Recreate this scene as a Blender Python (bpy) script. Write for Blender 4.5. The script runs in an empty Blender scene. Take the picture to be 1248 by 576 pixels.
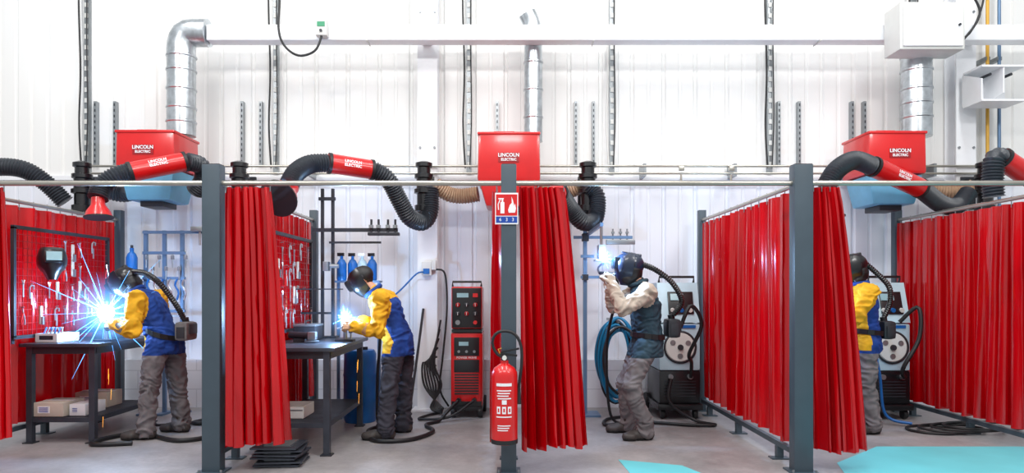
import bpy, bmesh, math, random
from mathutils import Vector as V, Matrix, noise
random.seed(4)
scene = bpy.context.scene
scene.view_settings.view_transform = 'Standard'
col = scene.collection

# ------------------------------------------------------------------ materials
def lin(c):
    c = c/255.0
    return c/12.92 if c <= .04045 else ((c+.055)/1.055)**2.4
def mat(name, rgb, rough=.5, metal=0., var=.08, scale=8., bump=0., emit=0., coat=0., transl=0., stretch=None):
    m = bpy.data.materials.new(name); m.use_nodes = True
    nt = m.node_tree; N = nt.nodes; L = nt.links
    p = N['Principled BSDF']; out = N['Material Output']
    c = tuple(lin(x) for x in rgb)+(1,)
    tc = N.new('ShaderNodeTexCoord'); mp = N.new('ShaderNodeMapping')
    if stretch: mp.inputs['Scale'].default_value = stretch
    L.new(tc.outputs['Object'], mp.inputs[0])
    nz = N.new('ShaderNodeTexNoise'); nz.inputs['Scale'].default_value = scale; nz.inputs['Detail'].default_value = 4
    L.new(mp.outputs[0], nz.inputs[0])
    cr = N.new('ShaderNodeValToRGB'); L.new(nz.outputs[0], cr.inputs[0])
    cr.color_ramp.elements[0].position = .3; cr.color_ramp.elements[1].position = .7
    cr.color_ramp.elements[0].color = tuple(min(1, x*(1-var)) for x in c[:3])+(1,)
    cr.color_ramp.elements[1].color = tuple(min(1, x*(1+var)) for x in c[:3])+(1,)
    L.new(cr.outputs[0], p.inputs['Base Color'])
    p.inputs['Roughness'].default_value = rough; p.inputs['Metallic'].default_value = metal
    p.inputs['Coat Weight'].default_value = coat; p.inputs['Coat Roughness'].default_value = .12
    if bump:
        b = N.new('ShaderNodeBump'); b.inputs['Strength'].default_value = bump; b.inputs['Distance'].default_value = .01
        L.new(nz.outputs[0], b.inputs['Height']); L.new(b.outputs[0], p.inputs['Normal'])
    if emit:
        p.inputs['Emission Color'].default_value = c; p.inputs['Emission Strength'].default_value = emit
    if transl:
        t = N.new('ShaderNodeBsdfTranslucent'); L.new(cr.outputs[0], t.inputs[0])
        mx = N.new('ShaderNodeMixShader'); mx.inputs[0].default_value = transl
        L.new(p.outputs[0], mx.inputs[1]); L.new(t.outputs[0], mx.inputs[2]); L.new(mx.outputs[0], out.inputs[0])
    return m
M_wallU = mat('cladding_warm_white', (237,237,235), .45, var=.02, scale=1)
M_wallL = mat('cladding_cool_white', (229,233,241), .4, var=.02, scale=1)
M_white = mat('white_paint', (238,240,243), .35, var=.02)
M_offw = mat('offwhite_plastic', (215,216,212), .4, var=.03)
M_post = mat('slate_grey_paint', (64,78,88), .4, var=.06)
M_dark = mat('dark_steel', (52,54,60), .45, metal=.3, var=.15)
M_bench = mat('bench_steel', (72,76,86), .4, metal=.5, var=.15)
M_rail = mat('rail_steel', (180,176,166), .3, metal=.85, var=.08)
M_galv = mat('galvanised', (196,202,206), .28, metal=.9, var=.2, scale=14)
M_strut = mat('strut_steel', (150,155,158), .35, metal=.7)
M_red = mat('red_enamel', (208,20,22), .3, coat=.4, var=.05)
M_redd = mat('dark_red_mesh', (155,14,24), .4)
M_curt = mat('red_pvc', (200,2,15), .22, coat=.65, var=.22, scale=3, transl=.24, stretch=(4,4,.3))
M_blk = mat('black_rubber', (26,27,30), .5, var=.1)
M_blkg = mat('black_gloss', (18,19,23), .32, coat=.25)
M_hose = mat('grey_flex_hose', (52,57,64), .38, var=.15, scale=30)
M_tan = mat('tan_flex_duct', (166,138,112), .5, var=.15, scale=20)
M_teal = mat('pale_cyan_housing', (104,168,200), .45, var=.08)
M_cyan = mat('light_cyan_shell', (182,210,222), .35, var=.06)
M_bluep = mat('blue_plastic', (20,100,175), .35, var=.08)
M_bluest = mat('pale_blue_steel', (104,134,168), .4, metal=.4)
M_bhose = mat('blue_hose', (8,120,165), .4)
M_yel = mat('yellow_workwear', (222,168,26), .85, var=.2, scale=10, bump=.5)
M_royal = mat('royal_blue_workwear', (20,62,140), .85, var=.25, scale=10, bump=.5)
M_grtr = mat('grey_workwear', (112,108,110), .9, var=.2, scale=9, bump=.6)
M_dktr = mat('charcoal_workwear', (58,58,68), .9, var=.2, scale=9, bump=.6)
M_beige = mat('stone_workwear', (186,174,160), .85, var=.15, scale=9, bump=.5)
M_vest = mat('petrol_vest', (38,64,78), .8, var=.2, scale=9, bump=.5)
M_glove = mat('grey_leather_glove', (112,110,110), .8, var=.15, scale=25, bump=.4)
M_glovet = mat('tan_leather_glove', (180,140,100), .8, var=.15, scale=25, bump=.4)
M_boot = mat('boot_leather', (62,56,54), .6, var=.2, scale=20, bump=.3)
M_sole = mat('boot_sole', (30,28,28), .8)
M_skin = mat('skin', (210,155,128), .5, var=.06)
M_hair = mat('dark_hair', (40,28,22), .6, var=.3, scale=40)
M_lens = mat('visor_glass', (14,50,44), .08, coat=1)
M_navy = mat('navy_helmet', (22,38,62), .35, coat=.3)
M_eye = mat('eye_white', (235,235,230), .2)
M_lip = mat('lip', (170,90,85), .5)
M_card = mat('cardboard', (196,184,170), .8, var=.08)
M_screen = mat('display', (150,190,200), .2)
M_blue = mat('sign_blue', (24,70,160), .4)
M_yp = mat('yellow_pipe', (222,170,60), .4)
M_green = mat('green_label', (60,150,110), .5)
M_cpatch = mat('cyan_floor_light_colour', (104,200,210), .5, var=.06, scale=3)  # turquoise stands in for cyan light falling on the floor
M_arc = mat('arc_plasma', (215,236,255), .5, emit=30)
M_ray = mat('blue_starburst_ray', (90,170,255), .5, emit=2.8)  # glowing rays added to draw the starburst glare around an arc
M_ospark = mat('orange_spark', (255,170,60), .5, emit=3)

# ------------------------------------------------------------------ builder
def crom(P, n=8, closed=False):
    P = [V(p) for p in P]; out = []; k = len(P)
    rng = k if closed else k-1
    for i in range(rng):
        if closed: a,b,c,d = P[(i-1)%k],P[i],P[(i+1)%k],P[(i+2)%k]
        else: a,b,c,d = P[max(i-1,0)],P[i],P[i+1],P[min(i+2,k-1)]
        for j in range(n):
            t=j/n; out.append((.5*((2*b)+(c-a)*t+(2*a-5*b+4*c-d)*t*t+(3*b-a-3*c+d)*t**3), (i+t)))
    if not closed: out.append((P[-1], float(k-1)))
    return out
class B:
    def __init__(s,name): s.n=name;s.v=[];s.f=[];s.m=[];s.mats=[]
    def mi(s,mt):
        if mt not in s.mats: s.mats.append(mt)
        return s.mats.index(mt)
    def add(s,vs,fs,mt,M=None):
        o=len(s.v); i=s.mi(mt)
        for v in vs:
            v=V(v); s.v.append(M@v if M is not None else v)
        for f in fs: s.f.append([o+x for x in f]); s.m.append(i)
    def box(s,c,size,mt,bev=0,R=None,taper=None):
        hx,hy,hz=size[0]/2,size[1]/2,size[2]/2
        M=Matrix.Translation(V(c))
        if R is not None: M=M@(R if len(R)==4 else R.to_4x4())
        t=taper or (1,1)
        vs=[(-hx*t[0],-hy*t[1],-hz),(hx*t[0],-hy*t[1],-hz),(hx*t[0],hy*t[1],-hz),(-hx*t[0],hy*t[1],-hz),(-hx,-hy,hz),(hx,-hy,hz),(hx,hy,hz),(-hx,hy,hz)]
        fs=[(0,3,2,1),(4,5,6,7),(0,1,5,4),(1,2,6,5),(2,3,7,6),(3,0,4,7)]
        if bev:
            bm=bmesh.new(); vv=[bm.verts.new(x) for x in vs]
            for f in fs: bm.faces.new([vv[i] for i in f])
            bmesh.ops.bevel(bm,geom=bm.edges[:],offset=bev,segments=2,affect='EDGES',profile=.6)
            bm.verts.index_update()
            vs=[x.co.copy() for x in bm.verts]; fs=[[w.index for w in f.verts] for f in bm.faces]; bm.free()
        s.add(vs,fs,mt,M)
    def lathe(s,prof,o,ax,mt,seg=24,a0=0,a1=2*math.pi):
        ax=V(ax).normalized()
        q=Matrix.Identity(4) if ax.z>.9999 else ax.to_track_quat('Z','Y').to_matrix().to_4x4()
        M=Matrix.Translation(V(o))@q
        full=abs(a1-a0-2*math.pi)<1e-4; n=seg if full else seg+1
        vs=[];fs=[]
        for r,h in prof:
            for i in range(n):
                a=a0+(a1-a0)*i/seg; vs.append((r*math.cos(a),r*math.sin(a),h))
        for j in range(len(prof)-1):
            for i in range(seg):
                k=(i+1)%n; fs.append((j*n+i,j*n+k,(j+1)*n+k,(j+1)*n+i))
        if full:
            if prof[0][0]>1e-5: fs.append(list(range(n))[::-1])
            if prof[-1][0]>1e-5: fs.append([(len(prof)-1)*n+i for i in range(n)])
        s.add(vs,fs,mt,M)
    def cyl(s,a,b,r,mt,r2=None,seg=20):
        a=V(a);b=V(b); s.lathe([(r,0),(r if r2 is None else r2,(b-a).length)],a,b-a,mt,seg)
    def ell(s,c,r,mt,R=None,seg=16,rings=10):
        vs=[(0,0,-1)];fs=[]
        for j in range(1,rings):
            t=-math.pi/2+math.pi*j/rings
            for i in range(seg):
                a=2*math.pi*i/seg; vs.append((math.cos(t)*math.cos(a),math.cos(t)*math.sin(a),math.sin(t)))
        vs.append((0,0,1)); top=len(vs)-1
        for i in range(seg):
            fs.append((0,1+(i+1)%seg,1+i))
            for j in range(rings-2):
                a=1+j*seg; fs.append((a+i,a+(i+1)%seg,a+seg+(i+1)%seg,a+seg+i))
            a=1+(rings-2)*seg; fs.append((a+i,a+(i+1)%seg,top))
        M=Matrix.Translation(V(c))
        if R is not None: M=M@R.to_4x4()
        s.add([(x*r[0],y*r[1],z*r[2]) for x,y,z in vs],fs,mt,M)
    def tube(s,pts,r,mt,seg=10,closed=False,rib=0,step=.03,straight=False):
        if straight: dense=[(V(p),float(i)) for i,p in enumerate(pts)]
        else: dense=crom(pts,10,closed)
        if closed: dense.append((dense[0][0],float(len(pts))))
        if not straight:
            L=[0]
            for i in range(1,len(dense)): L.append(L[-1]+(dense[i][0]-dense[i-1][0]).length)
            n=max(2,int(L[-1]/step)); out=[];j=0
            for k in range(n+1):
                d=L[-1]*k/n
                while j<len(L)-2 and L[j+1]<d: j+=1
                w=(d-L[j])/max(1e-9,L[j+1]-L[j]); w=min(1,max(0,w))
                out.append((dense[j][0].lerp(dense[j+1][0],w),dense[j][1]+(dense[j+1][1]-dense[j][1])*w))
            dense=out
        if closed: dense=dense[:-1]
        n=len(dense); vs=[];fs=[]; prev=None
        for i,(p,t) in enumerate(dense):
            if closed: tg=dense[(i+1)%n][0]-dense[(i-1)%n][0]
            else: tg=dense[min(i+1,n-1)][0]-dense[max(i-1,0)][0]
            tg.normalize()
            if prev is None:
                up=V((0,0,1)) if abs(tg.z)<.9 else V((1,0,0)); x=tg.cross(up).normalized()
            else: x=(prev-tg*prev.dot(tg)).normalized()
            prev=x; y=tg.cross(x)
            if isinstance(r,(list,tuple)):
                a=min(int(t),len(r)-1); b=min(a+1,len(r)-1); rr=r[a]+(r[b]-r[a])*(t-int(t))
            else: rr=r
            if rib: rr+=rib*(1 if i%2 else -1)
            for k in range(seg):
                a=2*math.pi*k/seg; vs.append(p+x*math.cos(a)*rr+y*math.sin(a)*rr)
        for i in range(n if closed else n-1):
            for k in range(seg):
                i2=(i+1)%n; fs.append((i*seg+k,i*seg+(k+1)%seg,i2*seg+(k+1)%seg,i2*seg+k))
        if not closed:
            fs.append(list(range(seg))[::-1]); fs.append([(n-1)*seg+k for k in range(seg)])
        s.add(vs,fs,mt)
    def plate(s,pts,th,mt,n):
        n=V(n).normalized()*th; P=[V(p) for p in pts]; k=len(P)
        s.add(P+[p+n for p in P],[list(range(k)),[k+i for i in range(k)][::-1]]+[(i,(i+1)%k,k+(i+1)%k,k+i) for i in range(k)],mt)
    def text(s,t,o,x,n,size,mt,bold=0):
        cu=bpy.data.curves.new('t','FONT'); cu.body=t; cu.size=size; cu.align_x='CENTER'; cu.align_y='CENTER'; cu.extrude=.001; cu.offset=bold; cu.resolution_u=3
        ob=bpy.data.objects.new('t',cu); col.objects.link(ob)
        dg=bpy.context.evaluated_depsgraph_get(); me=bpy.data.meshes.new_from_object(ob.evaluated_get(dg))
        x=V(x).normalized(); n=V(n).normalized(); y=n.cross(x).normalized(); n=x.cross(y)
        M=Matrix((x,y,n)).transposed().to_4x4(); M=Matrix.Translation(V(o))@M
        s.add([v.co.copy() for v in me.vertices],[list(p.vertices) for p in me.polygons],mt,M)
        bpy.data.objects.remove(ob); bpy.data.meshes.remove(me); bpy.data.curves.remove(cu)
    def mesh(s):
        me=bpy.data.meshes.new(s.n); me.from_pydata([tuple(v) for v in s.v],[],s.f)
        for m in s.mats: me.materials.append(m)
        me.polygons.foreach_set('material_index',s.m); me.update(); return me
    def done(s,parent=None,angle=38):
        me=s.mesh()
        bm=bmesh.new(); bm.from_mesh(me); bmesh.ops.recalc_face_normals(bm,faces=bm.faces); bm.to_mesh(me); bm.free()
        me.polygons.foreach_set('use_smooth',[True]*len(me.polygons)); me.set_sharp_from_angle(angle=math.radians(angle))
        return place(me,s.n,parent)
def place(me,name,parent=None):
    xs=[v.co for v in me.vertices]
    c=V(((min(v.x for v in xs)+max(v.x for v in xs))/2,(min(v.y for v in xs)+max(v.y for v in xs))/2,min(v.z for v in xs)))
    me.transform(Matrix.Translation(-c))
    ob=bpy.data.objects.new(name,me); col.objects.link(ob)
    if parent: ob.parent=parent; ob.location=c-parent.location
    else: ob.location=c
    return ob
def remesh(b,vox,sm=3):
    me=b.mesh(); ob=bpy.data.objects.new('tmp',me); col.objects.link(ob)
    r=ob.modifiers.new('r','REMESH'); r.mode='VOXEL'; r.voxel_size=vox
    if sm:
        s=ob.modifiers.new('s','SMOOTH'); s.iterations=sm; s.factor=.5
    dg=bpy.context.evaluated_depsgraph_get(); out=bpy.data.meshes.new_from_object(ob.evaluated_get(dg))
    bpy.data.objects.remove(ob); bpy.data.meshes.remove(me)
    out.materials.clear()
    out.polygons.foreach_set('use_smooth',[True]*len(out.polygons))
    return out

# ------------------------------------------------------------------ room
WY=7.78
def cladding(name,z0,z1,mt):
    b=B(name); prof=[]; x=-9.0
    while x<9:
        prof+=[(x,0),(x+.13,0),(x+.14,.007),(x+.165,.007),(x+.175,0),(x+.30,0),(x+.315,.026),(x+.34,.026),(x+.355,0)]; x+=.36
    vs=[];fs=[]
    for z in (z0,z1):
        for a,d in prof: vs.append((a,WY+d,z))
    n=len(prof)
    for i in range(n-1): fs.append((i,i+1,n+i+1,n+i))
    o=len(vs); vs+=[(-9,WY+.15,z0),(9,WY+.15,z0),(9,WY+.15,z1),(-9,WY+.15,z1)]; fs.append((o,o+3,o+2,o+1))
    b.add(vs,fs,mt); return b
b=cladding('wall_back',2.6,6.2,M_wallU)
c2=cladding('x',0,2.6,M_wallL); b.add(c2.v,c2.f,M_wallL); b.done(angle=20)
b=B('trim_1'); b.box((0,WY-.012,2.6),(18,.03,.05),M_white); b.done()
mb=bpy.data.materials.new('painted_blockwork'); mb.use_nodes=True; nt=mb.node_tree
tc=nt.nodes.new('ShaderNodeTexCoord'); mp=nt.nodes.new('ShaderNodeMapping'); mp.inputs['Rotation'].default_value=(math.pi/2,0,0)
br=nt.nodes.new('ShaderNodeTexBrick'); br.inputs['Scale'].default_value=1; br.inputs['Brick Width'].default_value=.44; br.inputs['Row Height'].default_value=.21; br.inputs['Mortar Size'].default_value=.006
br.inputs['Color1'].default_value=(.72,.75,.82,1); br.inputs['Color2'].default_value=(.69,.72,.79,1); br.inputs['Mortar'].default_value=(.55,.58,.65,1)
nt.links.new(tc.outputs['Object'],mp.inputs[0]); nt.links.new(mp.outputs[0],br.inputs[0]); nt.links.new(br.outputs[0],nt.nodes['Principled BSDF'].inputs[0])
b=B('baseboard_back'); b.box((0,7.735,.27),(18,.08,.54),mb); b.done()
mf=bpy.data.materials.new('sealed_concrete'); mf.use_nodes=True; nt=mf.node_tree; N=nt.nodes; L=nt.links
tc=N.new('ShaderNodeTexCoord'); n1=N.new('ShaderNodeTexNoise'); n1.inputs['Scale'].default_value=1.6; n1.inputs['Detail'].default_value=10; n1.inputs['Roughness'].default_value=.72
n2=N.new('ShaderNodeTexNoise'); n2.inputs['Scale'].default_value=35; n2.inputs['Detail'].default_value=3
cr=N.new('ShaderNodeValToRGB'); cr.color_ramp.elements[0].position=.34; cr.color_ramp.elements[1].position=.64
cr.color_ramp.elements[0].color=(.26,.25,.255,1); cr.color_ramp.elements[1].color=(.44,.425,.43,1)
mx=N.new('ShaderNodeMix'); mx.data_type='RGBA'; mx.blend_type='MULTIPLY'; mx.inputs[0].default_value=.3
rr=N.new('ShaderNodeMapRange'); rr.inputs[3].default_value=.28; rr.inputs[4].default_value=.55
L.new(tc.outputs['Object'],n1.inputs[0]); L.new(tc.outputs['Object'],n2.inputs[0]); L.new(n1.outputs[0],cr.inputs[0]); L.new(cr.outputs[0],mx.inputs[6]); L.new(n2.outputs[0],mx.inputs[7]); L.new(mx.outputs[2],N['Principled BSDF'].inputs[0])
L.new(n1.outputs[0],rr.inputs[0]); L.new(rr.outputs[0],N['Principled BSDF'].inputs['Roughness'])
b=B('floor'); b.box((0,2.9,-.05),(18,9.9,.1),mf); b.done()
b=B('painted_cyan_light')  # flat patches with cyan light painted in as colour
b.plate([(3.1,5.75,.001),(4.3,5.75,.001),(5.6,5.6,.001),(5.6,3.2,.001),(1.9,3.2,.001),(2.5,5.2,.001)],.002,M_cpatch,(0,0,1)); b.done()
b=B('painted_cyan_light'); b.plate([(.85,5.3,.001),(1.3,5.12,.001),(1.5,4.6,.001),(.9,4.4,.001)],.002,M_cpatch,(0,0,1)); b.done()

for x in (-.9,5.06):
    b=B('steel_column'); b.box((x,7.56,2.8),(.22,.018,5.6),M_white); b.box((x,7.66,2.8),(.016,.2,5.6),M_white); b.box((x,7.755,2.8),(.22,.02,5.6),M_white)
    b.box((x,7.56,.01),(.32,.26,.02),M_white)
    for dx in (-.08,.08): b.cyl((x+dx,7.551,4.4),(x+dx,7.54,4.4),.014,M_strut,seg=8); b.cyl((x+dx,7.551,2.9),(x+dx,7.54,2.9),.014,M_strut,seg=8)
    b.done()
b=B('extraction_header_duct'); b.box((2.45,7.3,4.05),(11.3,.16,.165),M_white,bev=.01)
for x in (-1.5,.9,3.3,5.7): b.box((x,7.3,4.05),(.012,.18,.185),M_offw)
for x in (-.9,5.06): b.box((x,7.465,4.05),(.1,.17,.05),M_white)
b.done()
def galv(name,pts,r,bands):
    b=B(name); b.tube(pts,r,M_galv,seg=28,step=.05)
    for z in bands: b.lathe([(r,0),(r+.01,.008),(r+.01,.022),(r,.03)],(pts[0][0],pts[0][1],z),(0,0,1),M_galv,28)
    b.done()
galv('galvanised_duct',[(-3.5,7.3,2.97),(-3.5,7.3,3.3),(-3.5,7.3,3.7),(-3.5,7.3,3.93),(-3.45,7.3,4.05),(-3.35,7.3,4.07),(-3.21,7.3,4.07)],.145,[3.1,3.25,3.45,3.65,3.8])
galv('galvanised_duct',[(.27,7.49,2.95),(.27,7.49,3.3),(.27,7.49,3.9),(.26,7.49,4.2),(.2,7.47,4.35)],.1,[3.2,3.5,3.8])
galv('galvanised_duct',[(4.36,7.3,2.96),(4.36,7.3,3.2),(4.36,7.3,3.6),(4.36,7.3,3.96)],.15,[3.15,3.3,3.45,3.65,3.8])
b=B('electrical_enclosure'); b.box((4.29,7.06,4.0),(.66,.3,.48),M_offw,bev=.015); b.box((4.29,6.90,4.0),(.6,.015,.42),M_white,bev=.004)
b.cyl((4.55,6.89,4.0),(4.55,6.875,4.0),.012,M_dark); b.cyl((4.1,7.1,4.24),(4.1,7.1,4.3),.02,M_dark); b.cyl((4.45,7.1,4.24),(4.45,7.1,4.3),.02,M_dark); b.done()
b=B('control_box'); b.box((-1.96,7.17,4.07),(.12,.09,.17),M_offw,bev=.008); b.box((-1.96,7.122,4.1),(.08,.006,.05),M_green); b.cyl((-1.96,7.12,4.03),(-1.96,7.11,4.03),.015,M_dark)
b.done()
b=B('power_cable'); b.tube([(-2.4,7.15,5.3),(-2.4,7.15,4.4),(-2.4,7.12,4.05),(-2.33,7.1,3.86),(-2.18,7.1,3.76),(-2.02,7.12,3.82),(-1.96,7.15,3.98)],.012,M_blk); b.done()
b=B('power_cable'); b.tube([(4.75,7.1,5.2),(4.8,7.1,4.5),(4.9,7.1,4.2),(4.75,7.1,3.95),(4.66,7.1,3.9),(4.6,7.1,4.0)],.012,M_blk); b.tube([(4.85,7.1,5.2),(4.95,7.1,4.45),(4.8,7.1,4.0),(4.62,7.1,3.95)],.01,M_blk); b.done()
for px,mt in ((-4.82,M_blk),(-2.68,M_blk),(-.49,M_blk),(1.13,M_offw),(2.92,M_blk),(4.55,M_blk)):
    b=B('cable_tray'); b.box((px+.04,7.755,4.0),(.055,.05,2.7),M_strut)
    for k in range(22): b.box((px+.04,7.725,2.75+k*.12),(.035,.012,.05),M_offw)
    b.tube([(px-.02,7.70,5.4),(px-.03,7.70,4.6),(px-.01,7.70,3.8),(px-.025,7.70,3.2),(px-.0,7.70,2.7)],.010,mt)
    b.tube([(px+.07,7.70,5.4),(px+.06,7.70,4.2),(px+.07,7.70,3.3),(px+.05,7.70,2.7)],.007,M_blk); b.done()
for x in (-4.68,-4.46,-3.02,-2.81,-.13,.76,.96,3.06,3.29,3.89,4.03):
    b=B('support_strut'); b.box((x,7.75,3.1),(.032,.06,.72),M_strut)
    for k in range(11): b.box((x,7.718,2.78+k*.064),(.011,.006,.03),M_dark)
    b.done()
b=B('air_pipe'); 
for z in (2.69,2.61): b.tube([(-4.6,7.525,z),(5.6,7.525,z)],.013,M_rail,straight=True)
for x in (-4,-2.2,1.5,2.5,4.7): b.box((x,7.65,2.65),(.03,.26,.14),M_strut)
for x in (1.9,2.45): b.cyl((x,7.525,2.6),(x,7.525,2.5),.012,M_rail); b.box((x,7.51,2.66),(.06,.05,.05),M_rail,bev=.008)
b.done()
b=B('gas_pipe'); b.tube([(5.33,7.6,5.2),(5.33,7.6,4.1),(5.33,7.6,2.3),(5.33,7.6,.02)],.018,M_yp); b.box((5.33,7.69,3.9),(.05,.2,.04),M_strut); b.done()
b=B('water_pipe'); b.tube([(5.46,7.6,5.2),(5.46,7.6,4.1),(5.46,7.6,2.3),(5.46,7.6,.02)],.018,M_bluest); b.box((5.46,7.69,3.9),(.05,.2,.04),M_strut); b.done()
b=B('crane_rail_bracket'); b.box((5.2,7.32,3.68),(.46,.3,.02),M_white); b.box((5.2,7.32,3.32),(.46,.3,.02),M_white); b.plate([(4.97,7.18,3.33),(4.97,7.47,3.33),(4.97,7.47,3.67),(4.97,7.18,3.55)],.015,M_white,(1,0,0)); b.plate([(5.2,7.18,3.4),(5.2,7.47,3.33),(5.2,7.47,3.67),(5.2,7.18,3.67)],.015,M_white,(1,0,0)); b.plate([(4.97,7.47,3.33),(5.43,7.47,3.33),(5.43,7.47,3.67),(4.97,7.47,3.67)],.015,M_white,(0,1,0))
for dx in (-.12,.1): b.cyl((5.2+dx,7.2,3.6),(5.2+dx,7.47,3.6),.015,M_dark)
b.done()
b=B('wall_socket'); b.box((-.9,7.50,1.56),(.11,.08,.15),M_offw,bev=.01); b.box((-.9,7.455,1.53),(.07,.012,.06),M_bluep,bev=.004); b.box((-.82,7.50,1.6),(.05,.08,.11),M_offw,bev=.01); b.done()
b=B('power_cable'); b.tube([(-.8,7.49,1.55),(-.7,7.5,1.5),(-.68,7.5,1.1),(-.72,7.45,.6),(-.75,7.45,.25),(-.66,7.5,.05)],.011,M_blk); b.done()
b=B('power_cable'); b.tube([(-.93,7.45,1.52),(-1.0,7.4,1.5),(-1.15,7.35,1.34),(-1.3,7.3,1.2)],.009,M_bluep); b.done()

# ------------------------------------------------------------------ filter units
def filt(x0,x1,zt,zm,zb,low,lx):
    b=B('fume_filter_unit'); cx=(x0+x1)/2; w=x1-x0
    b.box((cx,7.19,(zt+zm)/2),(w,.56,zt-zm),M_red,bev=.04,taper=(1.03,1))
    b.box((cx,7.19,zt-.02),(w+.015,.58,.03),M_red,bev=.012)
    b.box((cx-.05,7.19,zt+.012),(w*.35,.3,.04),M_red,bev=.012)
    b.box((cx,7.19,(zm+zb)/2),(w*.96,.50,zm-zb),low,bev=.03,taper=(.78,.85))
    b.box((cx,7.19,zb-.02),(w*.4,.3,.07),M_dark,bev=.01)
    for s in (-1,1): b.box((cx+s*w*.3,7.61,(zt+zb)/2+.12),(.05,.34,.2),M_strut)
    zz=zm+(zt-zm)*.5
    b.box((lx,6.905,zz-.01),(.21,.004,.095),M_redd)
    b.text('LINCOLN',(lx,6.9,zz+.012),(1,0,0),(0,-1,0),.05,M_white,.0012)
    b.text('ELECTRIC',(lx,6.9,zz-.033),(1,0,0),(0,-1,0),.036,M_white,.001)
    b.done()
filt(-3.98,-3.39,2.95,2.56,2.24,M_teal,-3.7)
filt(-.31,.315,2.93,2.42,2.18,M_red,0)
filt(3.65,4.23,2.94,2.5,2.2,M_teal,3.96)

def pivot(x,y=7.25,z=2.42):
    b=B('extraction_arm_swivel'); 
    b.lathe([(.05,-.3),(.06,-.28),(.1,-.26),(.1,-.2),(.075,-.19),(.075,-.08),(.105,-.07),(.105,-.03),(.08,-.02),(.08,.08),(.1,.09),(.1,.13),(.07,.14),(.07,.2),(.09,.21),(.09,.25),(.04,.27)],(x,y,z),(0,0,1),M_blkg,24)
    b.box((x,y+.15,z+.0),(.1,.24,.05),M_dark); b.box((x,y+.27,z-.03),(.16,.02,.36),M_dark)
    b.box((x,y+.15,z+.1),(.08,.22,.04),M_dark)
    b.done()
for x in (-4.53,-2.86,-.9,.84,5.06): pivot(x)

def arm(hA,t,hB,hood,hd,lab=True,hs=1.0):
    b=B('extraction_arm'); R=.094
    b.tube(hA,R-.012,M_hose,seg=20,rib=.008,step=.013)
    b.tube([t[0],t[1]],R,M_red,seg=24,straight=True)
    d=(V(t[1])-V(t[0])); L=d.length; d.normalize()
    for e in (V(t[0]),V(t[1])-d*.03): b.lathe([(R+.006,0),(R+.006,.03)],e,d,M_blk,24)
    if lab:
        x=d if d.x>0 else -d; n=(V((0,-1,.15))); n=(n-x*n.dot(x)).normalized(); m=(V(t[0])+V(t[1]))/2+n*(R*.995)
        b.text('LINCOLN\nELECTRIC',m,x,n,.038,M_white,.001)
    if hB: b.tube(hB,R-.012,M_hose,seg=20,rib=.008,step=.013)
    if hood:
        P=lambda l:[(r*hs,h*hs) for r,h in l]
        b.lathe(P([(.075,-.06),(.08,0),(.085,.04),(.14,.12),(.16,.19),(.165,.2),(.153,.2),(.13,.12),(.07,.03),(.0,.02)]),hood,hd,M_red,28)
        b.lathe(P([(.15,.196),(.125,.118),(.068,.032),(.0,.025)]),hood,hd,M_redd if hs==1 else M_blk,28)
        b.lathe(P([(.16,.185),(.172,.19),(.172,.205),(.146,.205)]),hood,hd,M_blk,28)
        b.lathe(P([(.06,.05),(.06,.052)]),hood,hd,M_blk,20)
    b.done()
arm([(-3.25,7.05,2.33),(-3.13,7.0,2.46),(-3.12,6.92,2.58),(-3.2,6.78,2.6)],((-3.2,6.78,2.6),(-3.62,6.5,2.44)),
    [(-3.62,6.5,2.44),(-3.7,6.42,2.39),(-3.78,6.36,2.3),(-3.79,6.3,2.17)],(-3.79,6.3,2.13),(.1,-.1,-1),hs=.72)
arm([(-.83,7.25,2.40),(-.83,7.2,2.15),(-.9,7.12,2.03),(-1.02,7.0,2.07),(-1.1,6.9,2.22),(-1.2,6.78,2.42),(-1.33,6.7,2.5)],((-1.33,6.7,2.5),(-1.72,6.5,2.53)),
    [(-1.72,6.5,2.53),(-1.86,6.4,2.5),(-1.95,6.27,2.4),(-1.985,6.17,2.27)],(-1.985,6.14,2.22),(-.15,-.85,-.5))
arm([(.84,7.2,2.42),(.93,7.18,2.3),(.9,7.12,2.07),(.76,7.0,2.02),(.62,6.9,2.15),(.5,6.75,2.3)],((.5,6.75,2.3),(.34,6.5,2.15)),
    [(.34,6.5,2.15),(.3,6.4,2.05),(.3,6.36,1.95)],(.3,6.34,1.9),(0,0,-1),lab=False)
arm([(4.85,7.2,2.35),(4.66,7.1,2.2),(4.4,6.95,2.2),(4.06,6.72,2.32)],((4.06,6.72,2.32),(3.46,6.5,2.5)),
    [(3.46,6.5,2.5),(3.25,6.42,2.54),(3.05,6.34,2.44),(2.93,6.3,2.28)],(2.92,6.3,2.2),(0,0,-1))
arm([(5.05,6.3,2.0),(4.95,6.25,2.2),(4.8,6.2,2.3),(4.66,6.15,2.36)],((4.66,6.15,2.36),(4.4,6.1,2.5)),
    [(4.4,6.1,2.5),(4.33,6.08,2.48),(4.31,6.08,2.3),(4.32,6.08,2.15)],None,None,lab=False)
b=B('flexible_duct'); b.tube([(-6.0,7.0,2.3),(-5.7,7.0,2.5),(-5.3,7.0,2.58),(-5.02,7.05,2.57),(-4.83,7.12,2.44),(-4.68,7.2,2.25)],.085,M_hose,seg=20,rib=.008,step=.013); b.done()
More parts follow.
